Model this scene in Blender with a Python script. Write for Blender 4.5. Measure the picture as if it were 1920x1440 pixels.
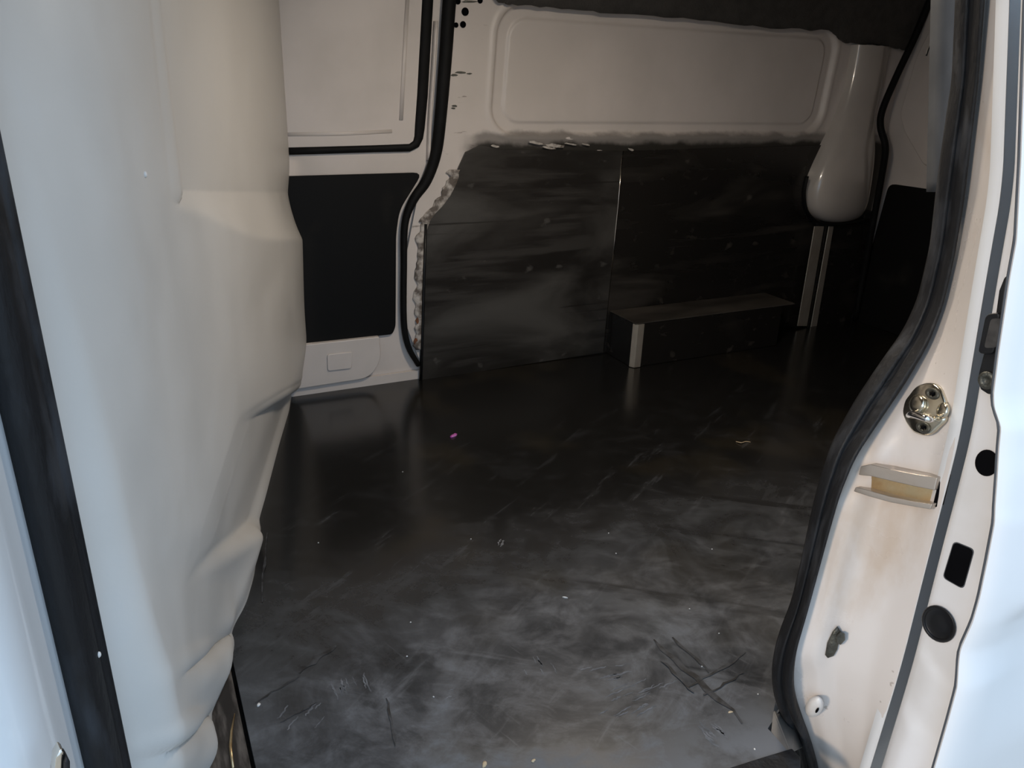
import bpy, bmesh, math, random
from mathutils import Vector, Matrix, noise
from mathutils.bvhtree import BVHTree
random.seed(4)
for o in list(bpy.data.objects): bpy.data.objects.remove(o)
S = bpy.context.scene
COL = S.collection

# ------------------------------------------------------------------ camera
F = 1443.0
R = Matrix(((0.89740784, 0.13795104, -0.41908075),
            (-0.44000875, 0.34964486, -0.82712802),
            (0.03242626, 0.92667037, 0.37447371)))
CAM = Vector((0, 0, 0.95))
cd = bpy.data.cameras.new('camera'); cam = bpy.data.objects.new('camera', cd); COL.objects.link(cam)
cd.sensor_width = 36; cd.lens = F / 1920 * 36; cd.clip_start = 0.02
cam.matrix_world = Matrix.Translation(CAM) @ R.to_4x4()
S.camera = cam
# ------------------------------------------------------------------ sky
w = bpy.data.worlds.new('sky'); S.world = w; w.use_nodes = True
bg = w.node_tree.nodes['Background']
bg.inputs[0].default_value = (0.56, 0.76, 1.0, 1); bg.inputs[1].default_value = 0.95
# low warm sun from ahead of the van, softened by haze
sd = bpy.data.lights.new('sun', 'SUN'); sd.energy = 1.05; sd.angle = math.radians(9); sd.color = (1, .80, .60)
so = bpy.data.objects.new('sun', sd); COL.objects.link(so); so.location = (-3, -3, 4)
so.rotation_euler = Vector((-1.0, -0.20, 0.34)).to_track_quat('Z', 'Y').to_euler()
S.view_settings.view_transform = 'Standard'; S.view_settings.look = 'None'
S.view_settings.gamma = 1; S.view_settings.use_curve_mapping = False
S.view_settings.exposure = 0.75
FILL_LAMP = 60.0                            # brightness of the added, unseen fill lamp

# ------------------------------------------------------------------ tracing helpers: photo pixel -> point on a real surface
def rayd(px, py): return R @ Vector((px - 960, -(py - 720), -F))
def atx(px, py, x): d = rayd(px, py); return CAM + d * ((x - CAM.x) / d.x)
def aty(px, py, y): d = rayd(px, py); return CAM + d * ((y - CAM.y) / d.y)
def atz(px, py, z=0.0): d = rayd(px, py); return CAM + d * ((z - CAM.z) / d.z)
def atp(px, py, p, n): d = rayd(px, py); return CAM + d * ((p - CAM).dot(n) / d.dot(n))
def proj(p):
    q = R.transposed() @ (Vector(p) - CAM)
    return 960 + F * q.x / -q.z, 720 - F * q.y / -q.z
def lerp(a, b, t): return a + (b - a) * t
def sst(a, b, x):
    if a == b: return float(x > a)
    t = max(0, min(1, (x - a) / (b - a))); return t * t * (3 - 2 * t)
def tab(t, x):                       # piecewise linear table
    if x <= t[0][0]: a, b = t[0], t[1]
    elif x >= t[-1][0]: a, b = t[-2], t[-1]
    else:
        for a, b in zip(t, t[1:]):
            if a[0] <= x <= b[0]: break
    return a[1] + (b[1] - a[1]) * (x - a[0]) / (b[0] - a[0])
def stab(t, x, r): return sum(tab(t, x + r * k) for k in (-1, -.5, 0, .5, 1)) / 5

# ------------------------------------------------------------------ materials
def M(name, c1, c2=None, scale=8, rough=.5, rough2=None, metal=0, bump=0, coat=0, stretch=(1, 1, 1), lo=.4, hi=.65, det=6, spec=.5):
    m = bpy.data.materials.new(name); m.use_nodes = True
    nt = m.node_tree; b = nt.nodes['Principled BSDF']; L = nt.links
    tc = nt.nodes.new('ShaderNodeTexCoord'); mp = nt.nodes.new('ShaderNodeMapping'); mp.inputs['Scale'].default_value = stretch
    L.new(tc.outputs['Object'], mp.inputs[0])
    nz = nt.nodes.new('ShaderNodeTexNoise'); nz.inputs['Scale'].default_value = scale; nz.inputs['Detail'].default_value = det
    L.new(mp.outputs[0], nz.inputs['Vector'])
    cr = nt.nodes.new('ShaderNodeValToRGB'); cr.color_ramp.elements[0].position = lo; cr.color_ramp.elements[1].position = hi
    cr.color_ramp.elements[0].color = (*c1, 1); cr.color_ramp.elements[1].color = (*(c2 or c1), 1)
    L.new(nz.outputs[0], cr.inputs[0]); L.new(cr.outputs[0], b.inputs['Base Color'])
    b.inputs['Roughness'].default_value = rough; b.inputs['Metallic'].default_value = metal
    b.inputs['Specular IOR Level'].default_value = spec
    if rough2 is not None:
        mr = nt.nodes.new('ShaderNodeMapRange'); mr.inputs[1].default_value = lo; mr.inputs[2].default_value = hi
        mr.inputs[3].default_value = rough; mr.inputs[4].default_value = rough2
        L.new(nz.outputs[0], mr.inputs[0]); L.new(mr.outputs[0], b.inputs['Roughness'])
    if coat: b.inputs['Coat Weight'].default_value = coat; b.inputs['Coat Roughness'].default_value = .08
    if bump:
        n2 = nt.nodes.new('ShaderNodeTexNoise'); n2.inputs['Scale'].default_value = scale * 6; n2.inputs['Detail'].default_value = 4
        L.new(mp.outputs[0], n2.inputs['Vector'])
        bp = nt.nodes.new('ShaderNodeBump'); bp.inputs['Strength'].default_value = bump; bp.inputs['Distance'].default_value = .004
        L.new(n2.outputs[0], bp.inputs['Height']); L.new(bp.outputs[0], b.inputs['Normal'])
    return m
class NT:
    """small node helper for layered materials"""
    def __init__(s, name):
        s.m = bpy.data.materials.new(name); s.m.use_nodes = True; s.t = s.m.node_tree
        s.b = s.t.nodes['Principled BSDF']; s.tc = s.t.nodes.new('ShaderNodeTexCoord').outputs['Object']
        sx = s.t.nodes.new('ShaderNodeSeparateXYZ'); s.t.links.new(s.tc, sx.inputs[0]); s.x, s.y, s.z = sx.outputs
    def put(s, sock, v):
        if hasattr(v, 'is_output'): s.t.links.new(v, sock)
        elif isinstance(v, tuple) and len(v) == 3 and sock.type == 'RGBA': sock.default_value = (*v, 1)
        else: sock.default_value = v
    def noise(s, scale, det=5, stretch=(1, 1, 1), rot=0, loc=(0, 0, 0), dist=0, rough=.55):
        rt = s.t.nodes.new('ShaderNodeMapping'); rt.inputs['Rotation'].default_value = (0, 0, rot); rt.inputs['Location'].default_value = loc
        s.put(rt.inputs[0], s.tc)
        mp = s.t.nodes.new('ShaderNodeMapping'); mp.inputs['Scale'].default_value = stretch; s.put(mp.inputs[0], rt.outputs[0])
        n = s.t.nodes.new('ShaderNodeTexNoise'); n.inputs['Scale'].default_value = scale; n.inputs['Detail'].default_value = det
        n.inputs['Distortion'].default_value = dist; n.inputs['Roughness'].default_value = rough
        s.put(n.inputs['Vector'], mp.outputs[0]); return n.outputs[0]
    def ramp(s, v, a, b, c=0., d=1.):
        n = s.t.nodes.new('ShaderNodeMapRange'); n.interpolation_type = 'SMOOTHSTEP'
        for i, q in enumerate((v, a, b, c, d)): s.put(n.inputs[i], q)
        return n.outputs[0]
    def math(s, op, a, b=0.):
        n = s.t.nodes.new('ShaderNodeMath'); n.operation = op; s.put(n.inputs[0], a); s.put(n.inputs[1], b); return n.outputs[0]
    def mul(s, a, b): return s.math('MULTIPLY', a, b)
    def add(s, a, b): return s.math('ADD', a, b)
    def mx(s, a, b): return s.math('MAXIMUM', a, b)
    def mix(s, f, a, b):
        n = s.t.nodes.new('ShaderNodeMix'); n.data_type = 'RGBA'
        s.put(n.inputs[0], f); s.put(n.inputs[6], a); s.put(n.inputs[7], b); return n.outputs[2]
    def bump(s, h, st=.3, d=.002):
        n = s.t.nodes.new('ShaderNodeBump'); n.inputs['Strength'].default_value = st; n.inputs['Distance'].default_value = d
        s.put(n.inputs['Height'], h); s.t.links.new(n.outputs[0], s.b.inputs['Normal'])
    def out(s, col=None, rough=None, metal=None, coat=None):
        for k, v in (('Base Color', col), ('Roughness', rough), ('Metallic', metal), ('Coat Weight', coat)):
            if v is not None: s.put(s.b.inputs[k], v)
        return s.m

PAINT = (.62, .58, .54)
m_skin = M('white_body_paint', (.70, .72, .74), (.74, .76, .78), 3, .35, coat=.6)
# jamb paint with brown grime specks
n = NT('grimy_white_paint')
g = n.mul(n.ramp(n.noise(6, 7, (1, 1, .5)), .48, .70), .7)
sp = n.ramp(n.noise(60, 2), .74, .78)
n.out(n.mix(n.mul(sp, .5), n.mix(g, (.62, .58, .55), (.44, .33, .23)), (.2, .15, .11)), n.ramp(n.noise(9), .3, .7, .25, .42), coat=.25)
m_jamb = n.m
m_inner = M('interior_white_paint', (.66, .60, .56), (.58, .53, .49), 4, .42, .5)
m_rubber = M('black_rubber', (.008, .0085, .010), (.032, .035, .041), 26, .55, .8, bump=.35, stretch=(1, 1, .35), lo=.5, hi=.72, spec=.3)
m_seal = M('black_seal_rubber', (.006, .006, .006), (.009, .009, .009), 20, .6, spec=.12)
m_black = M('black_board', (.006, .006, .006), (.022, .020, .017), 6, .55, .8, lo=.60, hi=.85, spec=.15)
m_hole = M('hole_shade_black', (.002, .002, .0025), (.004, .004, .005), 10, .9, spec=.05)  # near-black for painted shade inside holes, sockets and slots; also the end stop
m_steel = M('bright_steel', (.75, .70, .62), (.55, .50, .44), 30, .12, .3, metal=1, stretch=(1, 1, .3))
m_tape = M('dull_steel_strip', (.70, .64, .55), (.52, .46, .38), 18, .34, .5, metal=.75, stretch=(1, 1, .4))
m_chrome = M('zinc_plate', (.72, .67, .55), (.50, .46, .38), 25, .16, .35, metal=1)
m_gold = M('yellow_passivated_steel', (.72, .56, .33), (.42, .28, .14), 30, .28, .5, metal=.9)
m_grease = M('greasy_dark_steel', (.10, .10, .085), (.04, .04, .035), 40, .45, metal=.6, bump=.4)
m_head = M('grey_felt_lining', (.060, .055, .050), (.045, .042, .038), 30, .9, bump=.5)
m_plastic = M('dark_plastic', (.007, .007, .008), (.014, .014, .014), 30, .4, spec=.3)
m_white = M('white_plastic', (.72, .70, .68), (.66, .63, .60), 20, .4)
m_trim = M('blue_grey_trim', (.045, .050, .058), (.06, .066, .075), 18, .6)
m_sealant = M('torn_sealant', (.50, .46, .42), (.12, .10, .085), 35, .8, bump=.6, lo=.42, hi=.58)
m_ground = M('beige_paving', (.40, .34, .27), (.46, .39, .32), 2, .9)
# grey moulded partition
n = NT('grey_moulded_plastic')
c = n.mix(n.ramp(n.noise(3.5, 5), .35, .7), (.57, .55, .52), (.61, .59, .56))
n.out(n.mix(n.mul(n.ramp(n.noise(14, 6), .58, .75), .25), c, (.55, .55, .55)), n.ramp(n.noise(7), .3, .7, .42, .55))
n.bump(n.noise(220, 2), .12, .001); m_bulk = n.m
# dark wall lining: smeared black steel sheet
n = NT('smeared_black_steel')
st = n.ramp(n.noise(3, 7, (.5, 1, 2.2), dist=.6), .50, .78)
ho = n.ramp(n.noise(2.2, 6, (.6, 1, 9)), .58, .72)
fs = n.ramp(n.noise(16, 7, (1, 1, 1.4)), .60, .78)
msk = n.mx(n.mul(st, .6), n.mx(n.mul(ho, .3), n.mul(fs, .8)))
n.out(n.mix(msk, (.011, .010, .009), (.085, .075, .064)), n.add(n.mul(msk, .25), .27), 0.)
n.put(n.b.inputs['Specular IOR Level'], .6); m_lining = n.m
n = NT('greyed_black_steel')
st = n.ramp(n.noise(3, 7, (.7, 1, 1.6), dist=.6, loc=(2, 0, 1)), .36, .72)
ho = n.ramp(n.noise(2.6, 7, (.7, 1, 8)), .46, .62)
sk = n.ramp(n.noise(2.0, 5, (.5, 1, 14), loc=(5, 0, 0)), .60, .66)
fs = n.ramp(n.noise(18, 7, (1, 1, 1.4)), .58, .75)
msk = n.mx(n.mul(st, .7), n.mx(n.mul(ho, .3), n.mul(fs, .6)))
msk = n.mul(msk, n.math('SUBTRACT', 1., n.mul(sk, .8)))
n.out(n.mix(msk, (.012, .011, .010), (.095, .090, .082)), n.add(n.mul(msk, .25), .30), 0.)
n.put(n.b.inputs['Specular IOR Level'], .6); m_lining2 = n.m
# floor: scuffed black sheet with dust worn in by the door
n = NT('scuffed_black_floor')
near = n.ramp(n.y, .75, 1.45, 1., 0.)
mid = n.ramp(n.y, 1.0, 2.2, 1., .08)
cloud = n.ramp(n.noise(4.5, 10, (1, 1, 1), dist=.9, rough=.68), .36, .68)
cloud2 = n.ramp(n.noise(12, 10, (1, 1.5, 1), 0.5, dist=.5, rough=.7), .42, .70)
s1 = n.ramp(n.noise(9, 9, (.35, 2.4, 1), math.radians(-32), rough=.7), .56, .70)
s2 = n.ramp(n.noise(10, 9, (.3, 3.0, 1), math.radians(38), rough=.7), .58, .72)
s3 = n.ramp(n.noise(26, 5, (.15, 3, 1), math.radians(70)), .66, .76)
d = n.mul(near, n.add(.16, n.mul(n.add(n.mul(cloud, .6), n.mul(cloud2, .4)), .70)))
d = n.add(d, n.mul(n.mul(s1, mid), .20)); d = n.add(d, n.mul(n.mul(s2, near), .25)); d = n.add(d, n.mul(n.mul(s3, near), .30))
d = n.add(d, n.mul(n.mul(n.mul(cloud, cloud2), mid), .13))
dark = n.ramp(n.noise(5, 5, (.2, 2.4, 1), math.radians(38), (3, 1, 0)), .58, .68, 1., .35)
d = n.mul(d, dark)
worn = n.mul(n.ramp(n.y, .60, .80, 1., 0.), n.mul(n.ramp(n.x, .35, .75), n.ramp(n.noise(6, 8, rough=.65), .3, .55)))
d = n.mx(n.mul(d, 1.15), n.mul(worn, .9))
fc = n.mix(d, (.009, .0088, .0085), (.150, .160, .178))
ol = n.mul(n.ramp(n.noise(2.4, 3, loc=(.4, .9, 0)), .54, .66), .5)
fc = n.mix(n.mul(ol, .30), fc, (.07, .055, .03))
n.out(fc, n.add(.20, n.mul(d, .55))); n.put(n.b.inputs['Specular IOR Level'], .62)
n.bump(n.noise(7, 4), .05, .004); m_floor = n.m
# worn sill channel
n = NT('worn_brown_channel')
a = n.ramp(n.noise(14, 6, (3, .5, 1)), .42, .6)
n.out(n.mix(a, (.025, .02, .017), (.14, .12, .105)), .5, .0); m_chan = n.m
# far wall: cream paint with black overspray low down and rust
n = NT('overspray_wall_paint')
zz = n.add(n.z, n.mul(n.add(n.noise(11, 5), -.5), .05))
lowm = n.mul(n.add(n.mul(n.ramp(zz, .765, .785, 1., 0.), .62), n.ramp(zz, .735, .755, .38, 0.)), n.ramp(n.add(n.x, n.mul(n.noise(7), .1)), .99, 1.05))
peel = n.ramp(n.noise(24, 4, (.5, 1, 2)), .66, .70)
peel = n.mul(peel, n.mul(n.ramp(n.z, .70, .72), n.ramp(n.x, 1.9, 1.5)))
lowm = n.mul(lowm, n.math('SUBTRACT', 1., peel))
wc = n.mix(n.ramp(n.noise(3, 5), .3, .7), (.66, .60, .56), (.58, .53, .49))
gri = n.mul(n.ramp(n.noise(30, 5, (.5, 1, 2)), .66, .74), n.ramp(n.x, 1.03, .98))
wc = n.mix(n.mul(gri, .6), wc, (.1, .07, .05))
n.out(n.mix(lowm, wc, (.028, .026, .022)), .42); m_wall = n.m

# ------------------------------------------------------------------ mesh helpers
def finish(name, me, mat, parent=None, smooth=True, recenter=True, **props):
    if isinstance(mat, (list, tuple)):
        for q in mat: me.materials.append(q)
    else: me.materials.append(mat)
    if smooth: me.polygons.foreach_set('use_smooth', [True] * len(me.polygons))
    o = bpy.data.objects.new(name, me); COL.objects.link(o)
    if parent is not None:
        o.parent = parent; o.matrix_parent_inverse = parent.matrix_basis.inverted()
    if recenter:
        vs = [v.co.copy() for v in me.vertices]
        mn = Vector(min(v[i] for v in vs) for i in range(3)); mxx = Vector(max(v[i] for v in vs) for i in range(3))
        c = (mn + mxx) / 2; c.z = mn.z
        for v in me.vertices: v.co -= c
        o.location = c
    for k, v in props.items(): o[k] = v
    me.update()
    return o
def mesh(name, verts, faces, mat, parent=None, smooth=True, fix=True, **k):
    me = bpy.data.meshes.new(name); me.from_pydata([tuple(v) for v in verts], [], faces); me.update()
    if fix:
        bm = bmesh.new(); bm.from_mesh(me); bmesh.ops.recalc_face_normals(bm, faces=bm.faces); bm.to_mesh(me); bm.free()
    return finish(name, me, mat, parent, smooth, **k)
def gridf(rows):
    nr, nc = len(rows), len(rows[0])
    v = [p for r in rows for p in r]
    f = [(i * nc + j, i * nc + j + 1, (i + 1) * nc + j + 1, (i + 1) * nc + j) for i in range(nr - 1) for j in range(nc - 1)]
    return v, f
def sheet(name, rows, mat, parent=None, thick=0, smooth=True, **k):
    v, f = gridf(rows)
    o = mesh(name, v, f, mat, parent, smooth, fix=False, **k)
    if thick:
        s = o.modifiers.new('thickness', 'SOLIDIFY'); s.thickness = thick; s.offset = -1
    return o
def bevel(o, wd, seg=2):
    b = o.modifiers.new('bevel', 'BEVEL'); b.width = wd; b.segments = seg; b.limit_method = 'ANGLE'; b.angle_limit = math.radians(35)
    o.data.polygons.foreach_set('use_smooth', [True] * len(o.data.polygons))
    wn = o.modifiers.new('wn', 'WEIGHTED_NORMAL'); wn.keep_sharp = True
    return o
def plate(name, pts, nrm, thick, mat, parent=None, bev=0, **k):
    """solid plate: outline points on a plane, extruded along nrm"""
    nrm = Vector(nrm).normalized(); c = len(pts)
    v = [Vector(p) for p in pts] + [Vector(p) + nrm * thick for p in pts]
    f = [tuple(range(c)), tuple(range(2 * c - 1, c - 1, -1))] + [(i, (i + 1) % c, c + (i + 1) % c, c + i) for i in range(c)]
    o = mesh(name, v, f, mat, parent, smooth=False, **k)
    if bev: bevel(o, bev)
    return o
def box(name, lo, hi, mat, parent=None, bev=0, **k):
    (a, b, c), (d, e, f) = lo, hi
    return plate(name, [(a, b, c), (d, b, c), (d, e, c), (a, e, c)], (0, 0, 1), f - c, mat, parent, bev, **k)
def rnd(pts, r=.25, seg=4):
    """round polygon corners; r = list or scalar of fraction of shorter side (metres if list)"""
    out = []; c = len(pts)
    for i, p in enumerate(pts):
        p = Vector(p); a = Vector(pts[i - 1]); b = Vector(pts[(i + 1) % c])
        la, lb = (a - p).length, (b - p).length
        q = min(r[i] if isinstance(r, (list, tuple)) else r, la * .48, lb * .48)
        if q < 1e-5: out.append(p); continue
        s, e = p + (a - p) / la * q, p + (b - p) / lb * q
        for t in range(seg + 1):
            u = t / seg; out.append(s * (1 - u) ** 2 + p * 2 * u * (1 - u) + e * u * u)
    return out
def catmull(pts, sub=6):
    p = [Vector(q) for q in pts]; p = [p[0] * 2 - p[1]] + p + [p[-1] * 2 - p[-2]]; out = []
    for i in range(1, len(p) - 2):
        for s in range(sub):
            t = s / sub; a, b, c, d = p[i - 1:i + 3]
            out.append(.5 * ((2 * b) + (c - a) * t + (2 * a - 5 * b + 4 * c - d) * t * t + (3 * b - a - 3 * c + d) * t ** 3))
    out.append(p[-2]); return out
def strip(name, A, B, nrm, prof, mat, parent=None, **k):
    """solid strip between edge curves A and B; prof = list of (t, height along nrm)"""
    rows = []
    for i, (a, b) in enumerate(zip(A, B)):
        nn = nrm(i) if callable(nrm) else Vector(nrm)
        rows.append([a.lerp(b, t) + nn * h for t, h in prof])
    nr, nc = len(rows), len(prof); v = [p for r in rows for p in r]; f = []
    for i in range(nr - 1):
        for j in range(nc):
            j2 = (j + 1) % nc; f.append((i * nc + j, i * nc + j2, (i + 1) * nc + j2, (i + 1) * nc + j))
    f.append(tuple(range(nc))); f.append(tuple(range((nr - 1) * nc, nr * nc)))
    return mesh(name, v, f, mat, parent, **k)
def dome(h, m=9, base=-.002): return [(0, base)] + [(.5 - .5 * math.cos(math.pi * i / m), h * math.sin(math.pi * i / m)) for i in range(m + 1)] + [(1, base)]
def ribbon(name, pts, widths, nrm, h, mat, parent=None, **k):
    """half-round strip centred on a path"""
    nrm = Vector(nrm).normalized(); A, B = [], []
    for i, p in enumerate(pts):
        t = (pts[min(i + 1, len(pts) - 1)] - pts[max(i - 1, 0)]).normalized(); s = t.cross(nrm).normalized()
        wd = widths[i] if isinstance(widths, (list, tuple)) else widths
        A.append(p - s * wd / 2); B.append(p + s * wd / 2)
    return strip(name, A, B, nrm, dome(h), mat, parent, **k)
def tube(name, pts, r, mat, parent=None, seg=8, **k):
    v, f = [], []; up = Vector((.13, .21, .97)).normalized()
    for i, p in enumerate(pts):
        t = (pts[min(i + 1, len(pts) - 1)] - pts[max(i - 1, 0)]).normalized(); a = t.cross(up).normalized(); b = t.cross(a)
        rr = r[i] if isinstance(r, (list, tuple)) else r
        v += [p + (a * math.cos(q) + b * math.sin(q)) * rr for q in (2 * math.pi * j / seg for j in range(seg))]
    for i in range(len(pts) - 1):
        f += [(i * seg + j, i * seg + (j + 1) % seg, (i + 1) * seg + (j + 1) % seg, (i + 1) * seg + j) for j in range(seg)]
    f += [tuple(range(seg)), tuple(range((len(pts) - 1) * seg, len(pts) * seg))]
    return mesh(name, v, f, mat, parent, **k)
def lathe(name, c, n, prof, mat, parent=None, seg=28, sx=1, **k):
    """profile [(radius, height)] turned about axis n at c"""
    n = Vector(n).normalized(); u = n.cross(Vector((0, 0, 1))).normalized(); vv = n.cross(u); v, f = [], []
    for r, h in prof:
        v += [c + u * r * sx * math.cos(2 * math.pi * j / seg) + vv * r * math.sin(2 * math.pi * j / seg) + n * h for j in range(seg)]
    for i in range(len(prof) - 1):
        f += [(i * seg + j, i * seg + (j + 1) % seg, (i + 1) * seg + (j + 1) % seg, (i + 1) * seg + j) for j in range(seg)]
    f += [tuple(range(seg)), tuple(range((len(prof) - 1) * seg, len(prof) * seg))]
    return mesh(name, v, f, mat, parent, **k)
def empty(name, loc, **props):
    o = bpy.data.objects.new(name, None); COL.objects.link(o); o.location = loc; o.empty_display_size = .05
    for k, v in props.items(): o[k] = v
    return o
ST = dict(kind='structure', recenter=False)
YW, XR, ZT = 2.25, 2.78, 1.32          # far wall, tailgate, roof
FX0 = .058                             # left edge of the floor sheet

# ================================================================== SETTING
# paving the van stands on
sheet('ground', [[Vector((x, y, -.62)) for x in (-8, 0, 8)] for y in (-9, -1, 6)], m_ground, label='beige paving the van is parked on', category='ground', **ST)
# floor
floor = plate('floor', [(FX0, .585, -.03), (.798, .585, -.03), (.800, .640, -.03), (.93, .70, -.03), (XR + .03, .70, -.03), (XR + .03, YW + .02, -.03), (FX0, YW + .02, -.03)], (0, 0, 1), .03, m_floor, label='scuffed glossy black cargo floor of the van', category='floor', **ST)
box('underbody', (-1.2, .78, -.30), (XR + .05, YW + .05, -.045), m_plastic, floor, recenter=False)
# channel between floor sheet and partition
chan = box('sill_channel', (-.20, .585, -.03), (FX0 - .006, YW, -.006), m_chan, floor, recenter=False)
tube('bare_scratch', [atz(440, 1338, -.005), atz(434, 1370, -.005), atz(432, 1400, -.005), atz(437, 1440, -.005)], [.0008, .002, .0025, .002], m_gold, chan)
# ceiling
ceil = box('ceiling', (-.4, .60, ZT), (XR + .03, YW + .05, ZT + .03), m_head, label='dark grey lined roof of the van', category='ceiling', **ST)
edge = [(900, -40), (935, 2), (960, 9), (1040, 14), (1130, 24), (1250, 32), (1350, 41), (1450, 52), (1560, 58), (1582, 78), (1610, 82), (1650, 84), (1690, 92), (1735, 96)]
lo_e = []
for a, b in zip(edge, edge[1:]):
    for t in range(6): lo_e.append(aty(lerp(a[0], b[0], t / 6) + random.uniform(-2, 2), lerp(a[1], b[1], t / 6) + random.uniform(-2, 2), YW - .03))
rows = [[Vector((p.x, YW - .03 - k * k * .10, lerp(p.z, ZT, k ** .7))) for p in lo_e] for k in (0, .1, .25, .45, .7, 1)]
sheet('lining_skirt', rows, m_head, ceil, thick=.012, recenter=False)

# ---------------------------------------------------------- far wall (sheet with pressed blank window)
seal_c = [(852, -70), (843, 0), (836, 100), (827, 210), (818, 285), (800, 338), (775, 375), (759, 420), (757, 500), (757, 600), (765, 648), (784, 684)]
seal_w = [.040, .040, .039, .037, .035, .032, .027, .022, .020, .020, .019, .016]
sc = [aty(*p, YW) for p in seal_c]
sx_t = sorted((p.z, p.x) for p in sc)
def rrsd(x, z, x0, x1, z0, z1, r):
    cx, cz = (x0 + x1) / 2, (z0 + z1) / 2; qx = abs(x - cx) - (x1 - x0) / 2 + r; qz = abs(z - cz) - (z1 - z0) / 2 + r
    return math.hypot(max(qx, 0), max(qz, 0)) + min(max(qx, qz), 0) - r
def wall_off(x, z):
    xs = x - (z - .95) * .06
    d1 = rrsd(xs, z, 1.045, 2.425, .772, 1.14, .085); d2 = rrsd(xs, z, 1.085, 2.385, .805, 1.105, .06)
    y = .016 * sst(.003, -.008, d1) - .006 * sst(.0, -.006, d2) - .003 * math.exp(-((d1 - .012) / .008) ** 2)
    y -= .008 * math.exp(-((x - 2.50 - (z - .9) * .25) / .022) ** 2) * sst(.72, .80, z)   # pressed ribs beside the post
    y -= .012 * math.exp(-((x - 2.64 - (z - .9) * .25) / .035) ** 2) * sst(.80, .90, z)
    return y
xs = [.75 + i * .0045 for i in range(int((XR - .75) / .0045) + 1)] + [XR, XR + .05]
zs = [0, .2, .4, .6] + [.62 + i * .0045 for i in range(156)]
rows = []
for z in zs:
    x0 = tab(sx_t, z) + .004; r = []
    for x in xs:
        xx = x0 + (x - .75) / .25 * (1 - x0) if x < 1 else x
        r.append(Vector((xx, YW + wall_off(xx, z), z)))
    rows.append(r)
wall_far = sheet('wall_far', rows, m_wall, label='cream painted far side wall with pressed blank window', category='wall', **ST)
box('outer_skin', (-.6, YW + .045, -.1), (XR + .10, YW + .06, ZT + .03), m_skin, wall_far, recenter=False)
# dark lining sheets
NY = Vector((0, -1, 0))
p1 = [(872, 285), (900, 272), (940, 280), (1166, 283), (1152, 440), (1143, 520), (1129, 660), (790, 712), (792, 560), (798, 420), (845, 362), (858, 315)]
plate('lining_sheet', [aty(*p, YW - .003) for p in p1], NY, .005, m_lining2, wall_far, label='smeared black steel lining sheet by the opposite door')
p2 = [(1168, 283), (1538, 272), (1550, 290), (1520, 345), (1515, 400), (1540, 425), (1498, 618), (1131, 660), (1145, 520), (1154, 440)]
plate('lining_sheet', [aty(*p, YW - .003) for p in p2], NY, .004, m_lining, wall_far, label='black steel lining sheet above the wheel box')
ribbon('seam_edge', [aty(*p, YW - .007) for p in ((1166, 292), (1159, 380), (1152, 450), (1146, 510))], .004, NY, .003, m_steel, wall_far)
ribbon('sheet_edge', [aty(*p, YW - .008) for p in ((798, 420), (795, 520), (792, 620), (789, 712))], .010, NY, .006, m_plastic, wall_far)
# torn sealant along the pillar
random.seed(11)
pth = catmull([aty(*p, YW - .004) for p in ((858, 318), (851, 345), (832, 378), (806, 408), (793, 440), (789, 500), (786, 560), (787, 620), (786, 655))], 9)
A, B, hs = [], [], []
for i, p in enumerate(pth):
    wd = .012 + .014 * noise.noise(Vector((i * .31, 0, 0))) + (.012 if i < 30 else 0)
    A.append(p + Vector((-wd - random.uniform(0, .006), 0, 0))); B.append(p + Vector((.012, 0, 0)))
strip('sealant_bead', A, B, NY, dome(.006, 5), m_sealant, wall_far)
for j, (px, py, s) in enumerate(((781, 640, .012), (783, 600, .010), (800, 423, .008))):
    c = aty(px, py, YW - .004); q = [c + Vector((math.cos(a) * s * random.uniform(.5, 1), 0, math.sin(a) * s * 1.4 * random.uniform(.5, 1))) for a in (k * .785 for k in range(8))]
    plate('rust_flake', q, NY, .004, M('rust', (.20, .07, .03), (.08, .05, .03), 60, .85), wall_far)
# torn white peel along the window's lower edge
for (px, py, L_, h_) in ((1005, 268, 18, 4), (1042, 273, 24, 5), (1030, 277, 14, 3), (1183, 280, 7, 3), (1098, 271, 9, 2), (928, 274, 10, 3), (1070, 270, 16, 2)):
    q = []
    for k in range(10):
        a = k * math.tau / 10; q.append(aty(px + math.cos(a) * L_ * random.uniform(.6, 1), py + math.sin(a) * h_ * random.uniform(.4, 1) + math.cos(a) * 2, YW - .010))
    plate('paint_peel', q, NY, .0015, m_sealant, wall_far)
# rust run in the window corner
q = [aty(*p, YW + .010) for p in ((921, 214), (925, 228), (932, 240), (936, 248), (926, 247), (918, 238), (915, 226))]
plate('rust_run', q, NY, .003, M('orange_rust', (.42, .24, .08), (.15, .07, .03), 60, .8), wall_far)
# bolt holes as discs with painted inner shade, and scuffs on the pillar
for (px, py, r) in ((872, 22, .011), (855, 47, .007), (868, 46, .009), (858, 2, .009), (900, 1, .008)):
    c = aty(px, py, YW - .001)
    lathe('bolt_hole', c, NY, [(r, 0), (r, .002), (r * .75, .0025), (r * .7, .001), (r * .1, .0008)], [m_hole], wall_far, 14)
for (px, py, L_, h_) in ((862, 136, 14, 3), (852, 141, 8, 3), (880, 138, 6, 2), (853, 199, 8, 2.5), (850, 203, 5, 2), (880, 3, 22, 3)):
    q = [aty(px + math.cos(a) * L_ * random.uniform(.5, 1), py + math.sin(a) * h_ * random.uniform(.5, 1), YW - .0005) for a in (k * math.tau / 9 for k in range(9))]
    plate('scuff_mark', q, NY, .0012, m_grease, wall_far)

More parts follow.
